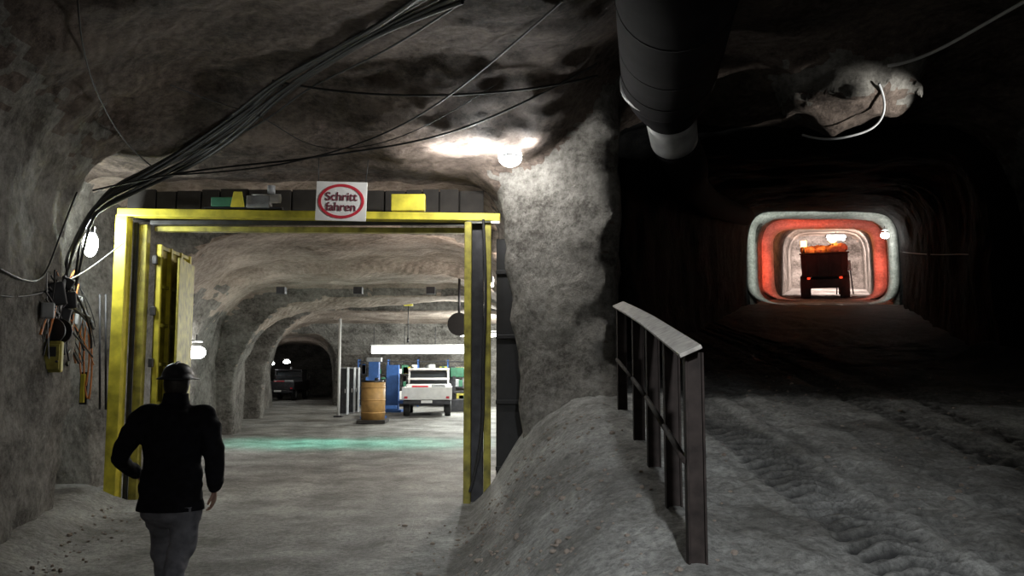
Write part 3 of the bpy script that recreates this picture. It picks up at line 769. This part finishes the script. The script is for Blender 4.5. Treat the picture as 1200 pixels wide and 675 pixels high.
# ------------------------------------------------------------ walking miner
mp=W(206,430,6.0)
man=empty('walking_miner',(mp.x,6.0,fh(mp.x,6.0)-.01),(0,0,math.radians(4)),.975)
M_jk=mat('dark_jacket',(.010,.010,.013),.9,0,.4,18,.3,spec=.15)
M_tr=mat('grey_work_trousers',(.17,.17,.19),.85,0,.35,14,.3,spec=.2)
M_bt=mat('black_boots',(.015,.013,.012),.5,0,.3,12,.1)
M_sk=mat('skin',(.33,.19,.14),.5,0,.12,14,.05)
M_hair=mat('dark_hair',(.02,.015,.01),.6,0,.4,60,.4)
M_helm=mat('dark_miners_helmet',(.015,.016,.022),.45,0,.2,6,.02)
X_=Vector((1,0,0))
B=[]
B.append(tube_geo([(0,0,.76),(0,-.01,.92),(0,0,1.07),(0,.01,1.22),(0,.015,1.35),(0,.02,1.43),(0,.03,1.49)],[(.215,.16),(.215,.155),(.20,.145),(.215,.15),(.215,.14),(.14,.105),(.078,.08)],28,5,X_))
B.append(tube_geo([(0,.03,1.46),(0,.035,1.52)],[.066,.06],16,3,X_))
B.append(tube_geo([(-.14,.02,1.39),(-.215,.01,1.37),(-.275,-.04,1.25),(-.325,-.08,1.13),(-.325,.0,1.05),(-.295,.12,.98)],[.075,.088,.078,.07,.062,.052],18,5,X_))
B.append(tube_geo([(.14,.02,1.39),(.215,.01,1.37),(.265,-.01,1.24),(.295,-.03,1.11),(.295,.03,.99),(.275,.09,.88)],[.075,.088,.078,.07,.06,.052],18,5,X_))
B.append(tube_geo([(-.10,0,.90),(-.105,.09,.72),(-.105,.19,.52),(-.10,.22,.38),(-.095,.25,.24),(-.09,.28,.11)],[(.115,.13),(.108,.12),(.086,.09),(.08,.086),(.072,.075),(.068,.07)],20,5,X_))
B.append(tube_geo([(.10,0,.90),(.105,-.01,.72),(.10,-.03,.51),(.10,-.14,.37),(.10,-.24,.26),(.10,-.33,.17)],[(.115,.13),(.108,.12),(.086,.09),(.08,.086),(.072,.075),(.066,.07)],20,5,X_))
B.append(tube_geo([(-.09,.25,.055),(-.095,.36,.05),(-.10,.45,.045)],[(.045,.05),(.05,.045),(.045,.035)],16,4,X_))
B.append(tube_geo([(.10,-.35,.15),(.10,-.26,.075),(.10,-.18,.045)],[(.045,.05),(.05,.045),(.045,.035)],16,4,X_))
body=remeshed('clothed_body',B,.012,[M_jk,M_tr,M_bt],man,5)
me=body.data; co=np.empty(len(me.vertices)*3,np.float32); me.vertices.foreach_get('co',co); co=co.reshape(-1,3)
no=np.empty(len(me.vertices)*3,np.float32); me.vertices.foreach_get('normal',no); no=no.reshape(-1,3)
fold=.014*vn(co[:,0]*7,co[:,1]*7,co[:,2]*13)+.007*vn(co[:,0]*18,co[:,1]*18,co[:,2]*30)
co=co+no*fold[:,None]
me.vertices.foreach_set('co',co.ravel()); me.update()
mi=[]
for p in me.polygons:
    c=p.center
    if c.z>.76 or (abs(c.x)>.225 and c.z>.7): mi.append(0)
    elif c.z<.12 or (c.x>0 and c.z<.2 and c.y<-.15): mi.append(2)
    else: mi.append(1)
me.polygons.foreach_set('material_index',mi)
v,f=tube_geo([(0,0,.73),(0,0,.76),(0,-.003,.80)],[(.232,.178),(.23,.176),(.22,.165)],30,3,X_,cap=False); mesh_obj('jacket_hem',v,f,M_jk,man,True)
v,f=tube_geo([(0,.028,1.46),(0,.03,1.50),(0,.032,1.545)],[(.10,.10),(.09,.095),(.085,.09)],24,3,X_,cap=False); mesh_obj('jacket_collar',v,f,M_jk,man,True)
hc_=Vector((0,.055,1.635))
H=[ell(hc_,(.076,.094,.105)),ell(hc_+Vector((0,.03,-.055)),(.055,.062,.062)),ell(hc_+Vector((0,.098,-.01)),(.013,.02,.024),10,8),
   ell(hc_+Vector((-.078,0,-.01)),(.010,.02,.032),10,8),ell(hc_+Vector((.078,0,-.01)),(.010,.02,.032),10,8),
   ell(hc_+Vector((0,.088,-.052)),(.024,.012,.008),10,8),ell(hc_+Vector((0,.09,.03)),(.05,.012,.01),10,8),tube_geo([hc_+Vector((0,-.01,-.17)),hc_+Vector((0,-.005,-.05))],[.055,.055],14,3)]
remeshed('head',H,.005,M_sk,man,3)
for s in (-1,1):
    v,f=ell(hc_+Vector((s*.03,.086,.008)),(.012,.009,.009),12,8); mesh_obj('eye_%d'%s,v,f,M_white,man,True)
    v,f=ell(hc_+Vector((s*.03,.0935,.008)),(.005,.003,.005),10,6); mesh_obj('pupil_%d'%s,v,f,M_black,man,True)
v,f=ell(hc_+Vector((0,-.025,-.02)),(.088,.09,.12),24,16); mesh_obj('hair',v,f,M_hair,man,True)
V=[];Fc=[];seg=32
prof=[(0,.100),(.35,.095),(.65,.080),(.85,.056),(.97,.025),(1.02,.0),(1.30,-.014),(1.30,-.022),(1.0,-.012)]
for rr,zz in prof:
    for k in range(seg):
        a=2*math.pi*k/seg; ext=1.0
        if rr>1.1: ext=1.0+ (.10 if math.sin(a)>0 else .0)*max(0,math.sin(a))
        V.append((hc_.x+max(rr,.01)*.108*math.cos(a)*ext,hc_.y-.003+max(rr,.01)*.126*math.sin(a)*ext,hc_.z+.03+zz))
for i in range(len(prof)-1):
    for k in range(seg):
        j=(k+1)%seg; Fc.append((i*seg+k,(i+1)*seg+k,(i+1)*seg+j,i*seg+j))
mesh_obj('helmet_shell',V,Fc,M_helm,man,True)
v,f=tube_geo([hc_+Vector((0,-.115,.05)),hc_+Vector((0,-.07,.11)),hc_+Vector((0,0,.132)),hc_+Vector((0,.07,.11)),hc_+Vector((0,.11,.06))],[.01]*5,10,5); mesh_obj('helmet_ridge',v,f,M_helm,man,True)
cyl('cap_lamp',hc_+Vector((0,.115,.08)),hc_+Vector((0,.15,.08)),.028,M_steel,man)
def hand(name,w0,dirv,palmn,side):
    d=Vector(dirv).normalized(); n=Vector(palmn); n=(n-d*n.dot(d)).normalized(); s=d.cross(n)*side
    w0=Vector(w0); pr=[]
    pr.append(tube_geo([w0-d*.03,w0+d*.02,w0+d*.06,w0+d*.09],[(.026,.022),(.034,.018),(.04,.016),(.038,.013)],16,4,s))
    for i,(o,ln) in enumerate(((.030,.072),(.010,.080),(-.010,.075),(-.029,.060))):
        b=w0+d*.09+s*o; p1=b+d*ln*.42+n*.008; p2=p1+(d*.8+n*.6).normalized()*ln*.32; p3=p2+(d*.45+n*.9).normalized()*ln*.26
        pr.append(tube_geo([b-d*.015,b,p1,p2,p3],[.009,.0092,.0085,.008,.007],10,3,s))
    b=w0+d*.03+s*.03; p1=b+(d*.7+s*.7).normalized()*.035+n*.008; p2=p1+(d*.9+s*.3+n*.3).normalized()*.03
    pr.append(tube_geo([w0+d*.02+s*.015,b,p1,p2],[.013,.012,.010,.0085],10,3,d.cross(s)))
    return remeshed(name,pr,.0035,M_sk,man,2)
hand('hand_left',(-.28,.15,.955),(.25,.75,-.65),(1,.1,.2),-1)
hand('hand_right',(.27,.105,.85),(-.08,.3,-1),(-1,.1,0),-1)
